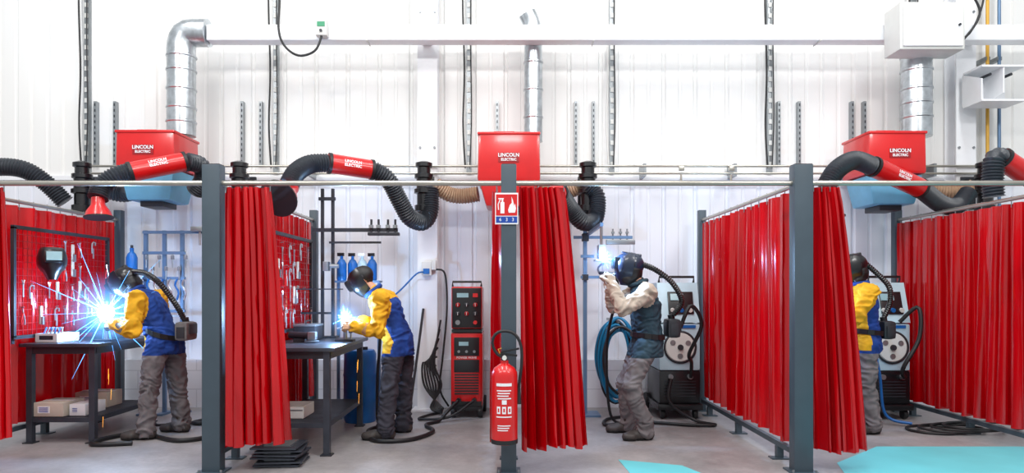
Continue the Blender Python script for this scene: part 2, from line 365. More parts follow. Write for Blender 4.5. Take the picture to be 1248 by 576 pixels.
for p in ([(-.79,7.3,2.45),(-.65,7.36,2.36),(-.5,7.38,2.34),(-.33,7.36,2.36)],[(.33,7.36,2.38),(.5,7.4,2.36),(.62,7.36,2.38),(.74,7.3,2.42)],[(4.22,7.36,2.42),(4.5,7.4,2.42),(4.75,7.36,2.38),(4.95,7.3,2.42)],[(-4.0,7.36,2.4),(-4.2,7.4,2.36),(-4.42,7.3,2.42)]):
    b=B('flexible_duct'); b.tube(p,.08,M_tan if p[0][0]>-3.9 else M_hose,seg=18,rib=.006,step=.014); b.done()

# ------------------------------------------------------------------ posts, rails
FY=4.95
for x,w in ((-4.28,.13),(-2.14,.13),(0,.11),(2.12,.135),(4.26,.13)):
    b=B('partition_post'); b.box((x,FY,1.11),(w,.1,2.22),M_post,bev=.006); b.box((x,FY,.006),(w+.06,.18,.012),M_post)
    b.box((x,FY,2.222),(w-.01,.09,.006),M_dark)
    for s in (-1,1): b.cyl((x+s*(w/2+.015),FY-.065,.01),(x+s*(w/2+.015),FY-.065,.03),.009,M_strut,seg=6)
    b.done()
    b=B('partition_post'); b.box((x,7.5,1.1),(.08,.08,2.2),M_post,bev=.005); b.box((x,7.5,.006),(.13,.13,.012),M_post); b.done()
b=B('curtain_rail'); b.tube([(-6.4,FY-.0,2.09),(6.4,FY,2.09)],.019,M_rail,seg=14,straight=True); b.done()
for x in (-4.28,-2.14,0,2.12,4.26):
    b=B('curtain_rail'); b.tube([(x,5.0,2.09),(x,7.46,2.09)],.017,M_rail,seg=14,straight=True); b.done()
    b=B('partition_foot_rail'); b.box((x,6.22,.12),(.04,2.44,.04),M_post)
    for y in (5.35,6.3,7.2): b.box((x,y,.05),(.05,.05,.1),M_post); b.box((x,y,.005),(.14,.09,.01),M_post)
    b.done()

def curtain(t0,t1,b0,b1,zt,zb,nf,at,ab,seed,nc=None,nr=18):
    rnd=random.Random(seed); b=B('red_welding_curtain'); nc=nc or int(nf*18)
    ph=[rnd.uniform(0,6.28) for _ in range(8)]
    t0,t1,b0,b1=[V((p[0],p[1],0)) for p in (t0,t1,b0,b1)]
    vs=[];fs=[]
    for j in range(nr+1):
        v=j/nr; z0=zt+(zb-zt)*v
        A=at+(ab-at)*v**.7
        for i in range(nc+1):
            u=i/nc
            p=t0.lerp(t1,u).lerp(b0.lerp(b1,u),v**.8)
            d=(t1-t0).normalized(); n=V((-d.y,d.x,0))
            f=2*math.pi*nf*u+3.2*noise.noise(V((u*nf*.45,seed*3.1,v*.35)))+1.1*math.sin(2*math.pi*1.7*u+ph[0])+.3*v*math.sin(ph[1]+9*u)
            w=math.sin(f)+.25*math.sin(2.1*f+ph[2])+.10*math.sin(5.3*f+ph[3]+2*v)
            a=A*(.85+.75*noise.noise(V((u*nf*.6+7,seed*1.7,v*.5))))
            q=p+n*w*a+d*(.35*a*math.sin(2*f+ph[5]))
            q+=n*.005*noise.noise(V((u*nf*5+seed,v*7,0)))
            z=z0+(v>.99)*(.012*math.sin(3*u+ph[1])+.008*math.sin(f*.5))
            vs.append((q.x,q.y,z))
    for j in range(nr):
        for i in range(nc):
            k=j*(nc+1)+i; fs.append((k,k+1,k+nc+2,k+nc+1))
    b.add(vs,fs,M_curt)
    nh=max(3,int((t1-t0).length/.17))
    for i in range(nh+1):
        p=t0.lerp(t1,i/nh); b.tube([(p.x,p.y,zt-.03),(p.x,p.y-.0,zt+.02),(p.x,p.y,2.112)],.004,M_strut,seg=6)
    b.done(angle=80)
curtain((-2.05,FY),(-1.73,FY),(-2.03,FY-.02),(-1.60,FY-.02),2.06,.205,6.5,.03,.07,1)
curtain((.08,FY),(.40,FY),(.11,FY-.02),(.58,FY-.02),2.06,.175,6.5,.03,.075,2)
curtain((2.21,FY),(2.39,FY),(2.22,FY-.02),(2.58,FY-.02),2.06,.16,5,.03,.065,3)
curtain((-4.18,FY),(-3.66,FY),(-4.18,FY-.02),(-3.6,FY-.02),2.06,.25,7,.03,.06,4)
for x,s in ((-4.28,5),(-2.14,6),(-.09,7),(2.12,8),(4.26,9)):
    curtain((x,5.06),(x,7.42),(x,5.06),(x,7.42),2.05,.17,13,.034,.046,s)

# ------------------------------------------------------------------ sign + extinguisher
b=B('fire_extinguisher_sign'); sy=4.892
b.box((-.015,sy,1.9),(.165,.005,.225),M_white); b.box((-.015,sy-.003,1.925),(.152,.003,.152),M_red); b.box((-.015,sy-.003,1.82),(.152,.003,.045),M_blue)
b.box((-.045,sy-.005,1.905),(.028,.002,.08),M_white,bev=0); b.box((-.045,sy-.005,1.955),(.012,.002,.02),M_white); b.box((-.055,sy-.005,1.97),(.04,.002,.008),M_white)
b.tube([(-.06,sy-.005,1.965),(-.075,sy-.005,1.94),(-.073,sy-.005,1.89)],.004,M_white,seg=6)
b.plate([(.0,sy-.0045,1.87),(.045,sy-.0045,1.87),(.052,sy-.0045,1.9),(.045,sy-.0045,1.935),(.04,sy-.0045,1.915),(.03,sy-.0045,1.96),(.02,sy-.0045,1.985),(.022,sy-.0045,1.94),(.008,sy-.0045,1.925),(-.004,sy-.0045,1.89)],.002,M_white,(0,-1,0))
for x in (-.06,-.015,.03): b.text('%d'%(6 if x<-.05 else 3),(x,sy-.005,1.82),(1,0,0),(0,-1,0),.035,M_white)
b.done()
b=B('fire_extinguisher'); ex,ey=-.03,4.775
b.lathe([(.0,.0),(.075,.0),(.09,.012),(.092,.03),(.092,.47),(.088,.5),(.07,.53),(.04,.55),(.028,.56),(.028,.58),(0,.58)],(ex,ey,.245),(0,0,1),M_red,36)
b.lathe([(.094,0),(.094,.03)],(ex,ey,.25),(0,0,1),M_blk,36)
def lab(z0,z1,a0,a1,mt,r=.0935):
    b.lathe([(r,z0),(r,z1)],(ex,ey,0),(0,0,1),mt,14,a0,a1)
lab(.655,.675,-2.2,-1.0,M_white)
for k in range(4): lab(.62-.018*k,.628-.018*k,-2.15+.07*(k%2),-1.05-.1*(k%3),M_white)
lab(.53,.56,-1.75,-1.4,M_white)
for k in range(3): lab(.465,.515,-2.15+.42*k,-1.87+.42*k,M_white); lab(.477,.503,-2.07+.42*k,-1.95+.42*k,M_red,.094)
lab(.44,.448,-2.2,-1.0,M_white)
for k in range(3): lab(.38-.016*k,.387-.016*k,-2.1,-1.1-.1*k,M_white)
b.cyl((ex,ey,.82),(ex,ey,.87),.02,M_blkg); b.box((ex+.03,ey,.865),(.12,.022,.016),M_blkg,bev=.004,R=Matrix.Rotation(.12,3,'Y')); b.box((ex+.04,ey,.895),(.13,.024,.014),M_blkg,bev=.004,R=Matrix.Rotation(-.2,3,'Y'))
b.cyl((ex,ey-.02,.845),(ex,ey-.045,.845),.016,M_offw); b.tube([(ex-.03,ey,.87),(ex-.045,ey,.91),(ex-.02,ey,.91)],.003,M_yp,seg=6)
b.tube([(ex-.02,ey,.85),(ex-.06,ey-.0,.88),(ex-.085,ey,.95),(ex-.06,ey,1.01),(ex+.0,ey,1.03),(ex+.07,ey,1.01),(ex+.115,ey,.93),(ex+.12,ey,.8),(ex+.105,ey,.68),(ex+.1,ey,.62)],.011,M_blk)
b.cyl((ex+.1,ey,.63),(ex+.098,ey,.52),.013,M_blk,r2=.02)
b.box((ex,4.875,.7),(.06,.03,.1),M_dark); b.box((ex,4.875,.3),(.06,.03,.05),M_dark)
b.done()

# ------------------------------------------------------------------ benches
def bench(x0,x1,y0,y1,zt,shelf):
    b=B('steel_workbench'); cx,cy=(x0+x1)/2,(y0+y1)/2; w,d=x1-x0,y1-y0
    b.box((cx,cy,zt-.015),(w,d,.03),M_bench,bev=.003); b.box((cx,y0+.05,zt-.06),(w-.1,.04,.06),M_dark); b.box((cx,y1-.05,zt-.06),(w-.1,.04,.06),M_dark)
    b.box((x0+.06,cy,zt-.06),(.04,d-.1,.06),M_dark); b.box((x1-.06,cy,zt-.06),(.04,d-.1,.06),M_dark)
    for x in (x0+.07,x1-.07):
        for y in (y0+.05,y1-.05): b.box((x,y,(zt-.03)/2),(.05,.05,zt-.03),M_bench); b.box((x,y,.005),(.09,.09,.01),M_dark)
    b.box((cx,y0+.05,shelf),(w-.14,.03,.04),M_bench); b.box((cx,y1-.05,shelf),(w-.14,.03,.04),M_bench)
    n=int(d/.05)
    for k in range(n): b.box((cx,y0+.08+k*(d-.16)/(n-1),shelf+.022),(w-.12,.02,.006),M_bench)
    for x in (x0+.07,x1-.07): b.box((x,cy,shelf),(.03,d-.1,.04),M_bench)
    b.done()
bench(-4.2,-3.52,5.85,6.9,.86,.2)
bench(-2.05,-1.38,5.4,6.7,.86,.24)
def carton(c,s,mt):
    b=B('cardboard_carton'); b.box(c,s,mt,bev=.004); b.box((c[0],c[1],c[2]+s[2]/2+.001),(s[0],.05,.002),M_white); b.box((c[0]-s[0]*.15,c[1]-s[1]/2-.001,c[2]),(s[0]*.4,.002,s[2]*.5),M_white)
    for k in range(3): b.box((c[0]-s[0]*.15,c[1]-s[1]/2-.003,c[2]+(k-1)*s[2]*.13),(s[0]*.3,.002,s[2]*.05),M_blue)
    b.done()
carton((-3.98,6.05,.286),(.26,.3,.12),M_card); carton((-3.76,6.1,.276),(.14,.3,.1),M_white); carton((-3.9,6.5,.296),(.3,.25,.14),M_card)
b=B('parts_tray'); 
b.box((-4.03,6.1,.87),(.19,.3,.018),M_offw,bev=.004)
for s in (-1,1): b.box((-4.03+s*.093,6.1,.905),(.008,.3,.07),M_offw); b.box((-4.03,6.1+s*.148,.905),(.19,.008,.07),M_offw)
b.box((-4.03,5.949,.905),(.12,.006,.035),M_dark)
for k in range(11): b.cyl((-4.1+.014*k,6.0+.02*(k%4),.9),(-4.1+.013*k,6.06+.02*(k%3),.99),.006,M_strut if k%3 else M_bluep,seg=8)
b.done()
b=B('bench_grinder'); b.box((-3.83,6.55,.89),(.22,.2,.06),M_dark,bev=.01); b.lathe([(.06,-.12),(.07,-.1),(.07,.1),(.06,.12)],(-3.83,6.55,1.0),(1,0,0),M_bluest,24)
for s in (-1,1): b.lathe([(.085,-.025),(.085,.025)],(-3.83+s*.15,6.55,1.0),(1,0,0),M_dark,24); b.box((-3.83+s*.15,6.47,.97),(.05,.06,.01),M_strut)
b.done()
def workfix(x,y,z0,z):
    b=B('weld_workpiece'); b.box((x,y,z0+.01),(.16,.12,.02),M_dark,bev=.003); b.cyl((x,y,z0+.02),(x,y,z-.06),.018,M_strut); b.box((x,y,z-.05),(.12,.14,.012),M_strut); b.box((x-.02,y,z-.015),(.01,.14,.07),M_strut)
    b.box((x+.05,y,z-.07),(.03,.05,.05),M_dark,bev=.004); b.cyl((x+.05,y,z-.16),(x+.05,y,z-.08),.007,M_strut); b.done()
workfix(-3.62,6.14,.86,1.08); workfix(-1.47,6.14,.86,1.03)

def tool(b,p,kind):
    x,y,z=p
    if kind==0:
        b.tube([(x,y-.018,z-.1),(x,y-.02,z-.05),(x,y,z-.0),(x,y+.006,z+.04)],.006,M_red,seg=6); b.tube([(x,y+.018,z-.1),(x,y+.02,z-.05),(x,y,z),(x,y-.006,z+.04)],.006,M_galv,seg=6)
    elif kind==1:
        b.box((x,y,z-.03),(.006,.014,.12),M_galv); b.tube([(x,y-.016,z+.055),(x,y-.016,z+.035),(x,y,z+.025),(x,y+.016,z+.035),(x,y+.016,z+.055)],.006,M_galv,seg=6)
    elif kind==2:
        b.box((x,y,z),(.018,.028,.16),M_card,bev=.004); b.box((x+.014,y,z-.05),(.02,.024,.07),M_strut)
    else:
        b.tube([(x,y-.03,z-.05),(x,y-.03,z+.05),(x,y+.02,z+.06),(x,y+.02,z+.03)],.007,M_galv,seg=6); b.cyl((x,y-.01,z-.1),(x,y-.01,z+.0),.007,M_galv,seg=8)
def meshpanel(x,y0,y1,z0,z1,seed):
    b=B('tool_mesh_panel'); w=.03
    for y in (y0,y1): b.box((x,y,(z0+z1)/2),(w,w,z1-z0),M_dark)
    for z in (z0,z1): b.box((x,(y0+y1)/2,z),(w,y1-y0+w,w),M_dark)
    n=int((y1-y0)/.055)
    for k in range(1,n): b.box((x,y0+(y1-y0)*k/n,(z0+z1)/2),(.004,.005,z1-z0),M_redd)
    n=int((z1-z0)/.055)
    for k in range(1,n): b.box((x,(y0+y1)/2,z0+(z1-z0)*k/n),(.005,y1-y0,.004),M_redd)
    for y in (y0+.02,y1-.02): b.box((x-.03,y,z0-.03),(.03,.03,.05),M_dark)
    b.done()
    b=B('hanging_hand_tools'); r=random.Random(seed)
    for row in range(4):
        zz=z1-.14-row*.2
        for k in range(int((y1-y0)/.11)):
            yy=y0+.08+k*.11
            if r.random()<.68 and not(seed==1 and row<2 and yy<y0+.55): tool(b,(x+.025,yy,zz+r.uniform(-.04,.04)),r.choice([0,1,1,2,3])); b.cyl((x+.006,yy,zz+.06),(x+.035,yy,zz+.065),.004,M_strut,seg=6)
    b.done()
meshpanel(-4.15,5.72,7.06,.92,1.85,1)
meshpanel(-2.03,5.75,7.0,.95,1.82,2)

b=B('tool_rack_stand')
for x in (-3.88,-3.68,-3.49): b.box((x,7.3,.98),(.035,.035,1.96),M_bluest); b.box((x,7.3,.01),(.08,.25,.02),M_bluest)
for z,x1 in ((1.94,-3.22),(1.72,-3.45),(1.45,-3.45),(1.1,-3.45)): b.box(((-3.9+x1)/2,7.28,z),(x1+3.9,.03,.03),M_bluest)
for k in range(7):
    x=-3.85+k*.07; z=1.7-.12*(k%2)
    b.cyl((x,7.25,z),(x,7.25,z-.14),.012,M_galv,r2=.006,seg=8); b.box((x,7.25,z-.03),(.03,.02,.04),M_strut)
for k in range(6):
    x=-3.82+k*.075; b.tube([(x,7.25,1.44),(x-.02,7.24,1.38),(x+.02,7.24,1.3),(x,7.24,1.22)],.01,M_galv if k%2 else M_bluep,seg=8)
b.box((-3.3,7.25,1.97),(.12,.1,.05),M_strut,bev=.006); b.cyl((-3.28,7.25,1.8),(-3.28,7.25,2.0),.012,M_galv)
b.done()
b=B('blue_gas_bottle'); b.lathe([(0,0),(.05,0),(.055,.02),(.055,.24),(.04,.28),(.02,.3),(.02,.34),(0,.34)],(-3.92,7.1,1.42),(0,0,1),M_bluep,20); b.box((-3.92,7.2,1.41),(.14,.25,.015),M_bluest); b.cyl((-3.92,7.1,1.76),(-3.92,7.1,1.79),.014,M_dark); b.done()
def stand(x,y,xe,zt,za,mt):
    b=B('weld_positioning_stand')
    b.box((x,y,zt/2),(.04,.04,zt),mt); b.box((x,y,.01),(.3,.3,.02),mt); b.box((x,y,zt+.01),(.05,.05,.02),M_dark)
    b.box(((x+xe)/2-.05,y-.04,za),(abs(xe-x)+.15,.03,.03),mt); b.box((x,y-.02,za),(.07,.09,.08),M_dark,bev=.006)
    b.cyl((x-.06,y-.02,za),(x+.06,y-.02,za),.012,M_galv)
    for dx in (-.18,-.1,-.03): b.cyl((xe+dx,y-.04,za-.03),(xe+dx,y-.04,za+.09),.009,M_strut,seg=8); b.box((xe+dx,y-.04,za+.05),(.03,.04,.02),M_strut)
    b.box((xe-.1,y-.04,za-.05),(.3,.07,.05),M_strut,bev=.004)
    b.box((x+.12,y-.04,za-.42),(.34,.03,.03),mt); b.box((x,y-.02,za-.42),(.06,.08,.06),M_dark); b.cyl((x+.24,y-.04,za-.5),(x+.24,y-.04,za-.36),.014,M_galv)
    b.box((x+.02,y-.04,za-.2),(.14,.03,.03),mt)
    b.done()
stand(.81,7.25,1.28,2.05,1.88,M_bluest)
b=B('welding_fixture_frame')
for x in (-1.8,-1.7): b.box((x,6.6,1.58),(.028,.028,1.44),M_dark)
for x in (-1.8,-1.7): b.box((x,6.6,.87),(.09,.12,.018),M_dark)
b.box((-1.48,6.58,1.9),(.82,.03,.035),M_dark); b.box((-1.48,6.58,1.78),(.5,.02,.02),M_dark); b.box((-1.75,6.58,2.2),(.16,.03,.03),M_dark)
for x in (-1.32,-1.25,-1.16,-1.09): b.cyl((x,6.56,1.85),(x,6.56,2.0),.011,M_dark,seg=8); b.box((x,6.55,1.93),(.035,.05,.03),M_strut)
b.box((-1.2,6.56,1.86),(.3,.07,.03),M_dark,bev=.004)
b.box((-1.8,6.5,1.33),(.40,.2,.012),M_dark); b.box((-1.85,6.58,1.1),(.3,.02,.02),M_dark)
b.box((-1.75,6.56,1.55),(.05,.1,.09),M_strut,bev=.005); b.cyl((-1.7,6.5,1.55),(-1.62,6.5,1.55),.02,M_strut)
b.done()
for x,y,mt in ((-1.70,6.95,M_bluep),(-1.60,7.0,M_bluep),(-1.5,7.0,M_cyan),(-1.40,7.0,M_bluep)):
    b=B('spray_bottle'); b.lathe([(0,0),(.045,0),(.05,.02),(.05,.17),(.03,.21),(.015,.22),(.015,.25),(0,.25)],(x,y,1.42),(0,0,1),mt,18); b.box((x-.01,y,1.685),(.07,.025,.035),M_blkg if mt==M_bluep else M_white,bev=.004); b.box((x-.03,y,1.65),(.01,.012,.04),M_white); b.done()
b=B('bottle_shelf'); b.box((-1.55,7.0,1.41),(.48,.16,.02),M_bluest)
for x in (-1.76,-1.34): b.box((x,7.06,.7),(.03,.03,1.4),M_bluest); b.box((x,7.06,.01),(.1,.12,.02),M_bluest)
b.done()
b=B('blue_plastic_drum'); b.lathe([(0,0),(.15,0),(.16,.02),(.165,.2),(.17,.22),(.165,.24),(.165,.45),(.17,.47),(.165,.49),(.16,.68),(.14,.72),(0,.72)],(-1.5,6.9,.0),(0,0,1),M_bluep,28); b.cyl((-1.45,6.9,.72),(-1.45,6.9,.75),.025,M_blk); b.done()
b=B('angle_grinder'); b.cyl((-1.75,6.0,.92),(-1.95,6.1,.92),.032,M_dark); b.box((-1.72,5.98,.92),(.07,.07,.07),M_strut,bev=.01); b.lathe([(.06,0),(.06,.006)],(-1.72,5.97,.872),(0,0,1),M_strut,24); b.box((-1.85,6.04,.878),(.1,.05,.03),M_dark); b.done()
b=B('tool_box'); b.box((-1.85,6.3,.93),(.2,.26,.13),M_dark,bev=.01); b.box((-1.85,6.3,1.0),(.21,.27,.02),M_strut,bev=.006); b.tube([(-1.85,6.23,1.01),(-1.85,6.23,1.04),(-1.85,6.37,1.04),(-1.85,6.37,1.01)],.006,M_blk,seg=6,straight=True); b.done()
b=B('stacked_steel_plates')
for k in range(6): b.box((-1.73+.015*math.sin(k*2.3),5.2+.01*math.cos(k*3),.012+k*.026),(.34,.3,.012),M_bench,R=Matrix.Rotation(.12*math.sin(k*1.9),3,'Z')); b.box((-1.73,5.2,.024+k*.026),(.2,.2,.014),M_strut)
b.done()
b=B('storage_crate'); b.box((-1.83,5.72,.278),(.3,.3,.02),M_offw)
for s in (-1,1):
    b.box((-1.83+s*.15,5.72,.32),(.012,.3,.09),M_offw); b.box((-1.83,5.72+s*.15,.32),(.3,.012,.09),M_offw); b.box((-1.83,5.72+s*.157,.34),(.3,.006,.01),M_strut)
b.done()

# ------------------------------------------------------------------ welding power sources
b=B('welding_power_source'); x0,x1=-.6,-.27; cx=(x0+x1)/2; w=x1-x0
b.box((cx,7.3,.1),(w,.5,.04),M_blkg,bev=.006)
for s in (-1,1):
    b.lathe([(.02,-.025),(.055,-.025),(.06,-.015),(.06,.015),(.055,.025),(.02,.025)],(cx+s*w*.42,7.1,.06),(1,0,0),M_blk,20)
    b.lathe([(.02,-.025),(.085,-.025),(.09,-.015),(.09,.015),(.085,.025),(.02,.025)],(cx+s*(w*.5),7.48,.09),(1,0,0),M_blk,20)
b.box((cx,7.3,.50),(w,.46,.76),M_red,bev=.02); b.box((cx,7.065,.5),(w-.04,.02,.7),M_red,bev=.006)
b.box((cx,7.05,.74),(w-.07,.012,.19),M_blkg,bev=.004); b.box((cx-.03,7.042,.77),(.1,.004,.04),M_screen)
for k in range(3): b.cyl((cx-.08+k*.08,7.045,.69),(cx-.08+k*.08,7.03,.69),.014,M_strut)
b.box((cx,7.05,.54),(w-.07,.012,.13),M_blkg,bev=.004); b.text('POWER WAVE',(cx,7.05,.625),(1,0,0),(0,-1,0),.032,M_white)
for k in range(8): b.box((cx,7.052,.45-k*.028),(w-.08,.008,.014),M_blkg)
for k in (-1,1): b.cyl((cx+k*.08,7.05,.19),(cx+k*.08,7.0,.19),.025,M_blkg)
b.box((cx,7.06,.15),(w-.02,.03,.05),M_blkg)
b.box((cx,7.28,.9),(w-.02,.44,.03),M_blkg)
b.box((cx,7.3,1.14),(w-.01,.46,.44),M_red,bev=.02); b.box((cx,7.065,1.14),(w-.03,.02,.41),M_blkg,bev=.008)
b.box((cx-.04,7.05,1.27),(.12,.008,.045),M_screen); b.box((cx+.09,7.05,1.27),(.05,.008,.04),M_red)
for i in range(3):
    for j in range(2): b.lathe([(.024,0),(.022,.02),(.012,.024),(0,.024)],(cx-.09+i*.09,7.052,1.17-j*.09),(0,-1,0),M_dark if (i+j)%2 else M_redd,16); b.box((cx-.09+i*.09,7.026,1.17-j*.09),(.004,.004,.03),M_white)
b.cyl((cx-.09,7.055,.99),(cx-.09,7.02,.99),.025,M_strut); b.cyl((cx+.09,7.055,.99),(cx+.09,7.02,.99),.02,M_red)
b.tube([(cx-w*.45,7.12,1.36),(cx-w*.45,7.12,1.41),(cx+w*.45,7.12,1.41),(cx+w*.45,7.12,1.36)],.012,M_blkg,seg=8,straight=True)
b.done()
def inverter(cx,y,w=.42):
    b=B('wire_feed_welder'); d=.6
    b.box((cx,y+d/2,.13),(w+.04,d+.06,.06),M_blkg,bev=.01)
    for s in (-1,1):
        b.lathe([(.02,-.02),(.05,-.02),(.055,0),(.05,.02),(.02,.02)],(cx+s*w*.4,y+.05,.055),(1,0,0),M_blk,18); b.lathe([(.02,-.02),(.09,-.02),(.1,0),(.09,.02),(.02,.02)],(cx+s*(w*.5+.02),y+d-.02,.1),(1,0,0),M_blk,22)
    b.box((cx,y+d/2,.33),(w,d,.34),M_blkg,bev=.02)
    for k in range(6): b.box((cx,y-.002,.24+k*.03),(w-.1,.008,.012),M_dark)
    for s in (-1,1): b.cyl((cx+s*.1,y,.44),(cx+s*.1,y-.035,.44),.026,M_strut)
    b.box((cx,y+d/2,.74),(w,d,.48),M_cyan,bev=.025)
    b.lathe([(.165,0),(.17,.012),(.155,.02),(.15,.012),(.0,.012)],(cx,y,.74),(0,-1,0),M_dark,36); b.lathe([(.15,.01),(.14,.022),(.05,.024),(.0,.024)],(cx,y,.74),(0,-1,0),M_offw,36); b.lathe([(.03,0),(.028,.02),(0,.02)],(cx,y-.024,.74),(0,-1,0),M_dark,20)
    for k in range(3):
        a=k*2.094+.5; b.lathe([(.028,0),(.028,.004),(0,.004)],(cx+.09*math.cos(a),y-.023,.74+.09*math.sin(a)),(0,-1,0),M_strut,16)
    b.plate([(cx-w/2,y+.0,.99),(cx-w/2,y+.12,1.4),(cx-w/2,y+.5,1.4),(cx-w/2,y+d-.02,.99)],w,M_cyan,(1,0,0))
    R=Matrix.Rotation(-math.atan2(.12,.41),3,'X')
    b.box((cx+.02,y+.052,1.19),(w-.16,.02,.24),M_blkg,bev=.006,R=R); b.box((cx-.02,y+.055,1.25),(.13,.02,.07),M_screen,R=R); 
    for i in range(3): b.cyl((cx-.07+i*.09,y+.03,1.12),(cx-.07+i*.09,y+.0,1.115),.022,M_bluep if i==1 else M_offw)
    b.tube([(cx-w/2+.03,y+.16,1.4),(cx-w/2+.03,y+.14,1.46),(cx+w/2-.03,y+.14,1.46),(cx+w/2-.03,y+.16,1.4)],.014,M_blkg,seg=8,straight=True)
    b.box((cx,y-.004,.95),(w-.1,.01,.03),M_bluep)
    b.done()
inverter(1.75,6.98); inverter(3.9,6.95,.38)
b=B('coiled_air_hose')
for k in range(11):
    c=V((1.12+.03*math.sin(k*2.1),7.16-.022*k,.60-.04*math.cos(k*1.7))); rx=.17+.03*math.sin(k*1.3); rz=.38+.04*math.cos(k*2.2)
    b.tube([c+V((rx*math.cos(a),.02*math.sin(2*a+k),rz*math.sin(a))) for a in [i*math.pi/4 for i in range(8)]],.014,M_bhose if k%5 else M_blk,closed=True,seg=8)
b.box((1.12,7.35,1.0),(.03,.75,.03),M_strut); b.done()
b=B('floor_cable'); b.tube([(1.3,7.1,.02),(1.0,6.9,.02),(.95,6.6,.02),(1.3,6.75,.02),(1.75,6.6,.02),(2.0,6.6,.02),(1.85,6.8,.03),(1.62,6.86,.2),(1.65,6.93,.42)],.016,M_blk); b.done()
b=B('floor_cable'); b.tube([(1.56,6.2,.98),(1.66,6.22,1.18),(1.78,6.3,1.0),(1.72,6.5,.72),(1.82,6.8,.6),(1.85,6.93,.44)],.018,M_blk); b.done()
b=B('floor_cable'); b.tube([(-3.2,5.8,.02),(-3.5,5.75,.02),(-3.55,5.95,.02),(-3.35,6.2,.02) ,(-2.85,5.9,.02),(-2.6,6.2,.02),(-2.7,6.6,.02),(-3.1,6.7,.02),(-2.9,7.0,.02),(-2.5,7.1,.02)],.02,M_blk); b.done()
b=B('floor_cable'); b.tube([(-1.25,6.5,.02),(-1.3,6.3,.02),(-1.15,5.9,.02),(-.85,5.95,.02),(-.7,6.3,.02),(-.8,6.6,.02),(-.7,6.8,.02),(-.62,6.85,.1),(-.52,6.97,.19)],.018,M_blk); b.tube([(-.36,6.99,.19),(-.6,6.85,.05),(-.9,6.9,.02),(-.85,7.1,.02),(-.72,7.3,.02)],.014,M_blk); b.done()
b=B('floor_cable')
for k in range(4): b.tube([(4.0+.25*math.cos(a)*(1+.15*k)+.15*k,6.4+.2*math.sin(a),.015+.012*k) for a in [i*math.pi/4 for i in range(8)]],.012,M_blk,closed=True,seg=8)
b.done()
b=B('cable_bundle'); 
for k in range(7): b.tube([(-.74-.01*k,7.42,1.0-.1*k),(-.8-.02*k,7.35,.55),(-.72-.03*k,7.3,.3),(-.83+.02*k,7.25,.08),(-.7,7.2,.03+.01*k)],.011,M_blk,seg=8)
b.done()
b=B('torch_cable'); b.tube([(3.95,6.9,1.0),(4.08,6.8,1.15),(4.06,6.75,.85),(3.9,6.75,.55),(4.0,6.9,.44)],.02,M_blk); b.tube([(3.75,6.9,1.0),(3.62,6.8,.9),(3.64,6.7,.5),(3.7,6.7,.1),(3.9,6.6,.03)],.014,M_bluep); b.done()
b=B('portable_fan_heater'); 
b.box((-2.72,7.35,.4),(.26,.3,.5),M_offw,bev=.02); b.box((-2.72,7.19,.48),(.18,.01,.2),M_dark); b.box((-2.72,7.35,.1),(.2,.25,.1),M_dark); b.box((-2.72,7.35,.03),(.24,.28,.06),M_dark); b.done()
b=B('inclined_steel_bar'); b.tube([(-2.95,7.0,.02),(-3.1,7.3,1.1),(-3.16,7.45,1.5)],.014,M_dark,seg=8); b.done()
b=B('inclined_steel_bar'); b.tube([(-1.05,7.2,.02),(-.98,7.4,.7),(-.94,7.52,1.12)],.014,M_dark,seg=8); b.done()

# ------------------------------------------------------------------ people
def limb(b,P,R,mt=M_blk):
    P=[V(p) for p in P]
    for p,r in zip(P,R): b.ell(p,(r,r,r),mt,seg=14,rings=8)
    for i in range(len(P)-1):
        if (P[i+1]-P[i]).length>1e-4: b.cyl(P[i],P[i+1],R[i],mt,r2=R[i+1],seg=14)
def segd(p,a,b_,ra,rb):
    ab=b_-a; t=max(0,min(1,(p-a).dot(ab)/max(1e-9,ab.dot(ab)))); return (p-(a+ab*t)).length-(ra+(rb-ra)*t)
def glove(wr,D,Nn,thumb,mt,elbow,root,name,curl=(50,60,40)):
    D=V(D).normalized(); Nn=V(Nn); Nn=(Nn-D*Nn.dot(D)).normalized(); T=V(thumb); T=(T-D*T.dot(D)-Nn*T.dot(Nn)).normalized()
    b=B(name); wr=V(wr)
    offs=[.033,.011,-.011,-.032]; lens=[.078,.086,.08,.064]; kn=[.088,.092,.088,.08]
    for o,L,k in zip(offs,lens,kn):
        p0=wr+T*o*.7; p1=wr+D*k+T*o*1.05
        limb(b,[p0,p1],[.017,.0145]); ang=0; p=p1; pts=[p]
        for c,q in zip(curl,(.45,.3,.25)):
            ang+=math.radians(c+ (o*200)); d=D*math.cos(ang)+Nn*math.sin(ang); p=p+d*L*q; pts.append(p)
        limb(b,pts,[.0125,.0118,.011,.0095])
    p=wr+D*.02+T*.028; q=p+(D*.65+T*.6+Nn*.35).normalized()*.045; r=q+(D*.7+T*.1+Nn*.7).normalized()*.036; s=r+(D*.45-T*.35+Nn*.8).normalized()*.028
    limb(b,[p,q,r,s],[.018,.0155,.013,.011])
    e=V(elbow); back=(e-wr).normalized()
    limb(b,[wr+D*.01,wr+back*.04],[.034,.04])
    b.cyl(wr+back*.02,wr+back*.15,.04,M_blk,r2=.062,seg=20)
    me=remesh(b,.0045,1); me.materials.append(mt)
    return place(me,name,root)
def frameM(o,f,left):
    f=V(f).normalized(); l=V(left); l=(l-f*l.dot(f)).normalized(); u=f.cross(l)
    return Matrix.Translation(V(o))@Matrix((f,l,u)).transposed().to_4x4()
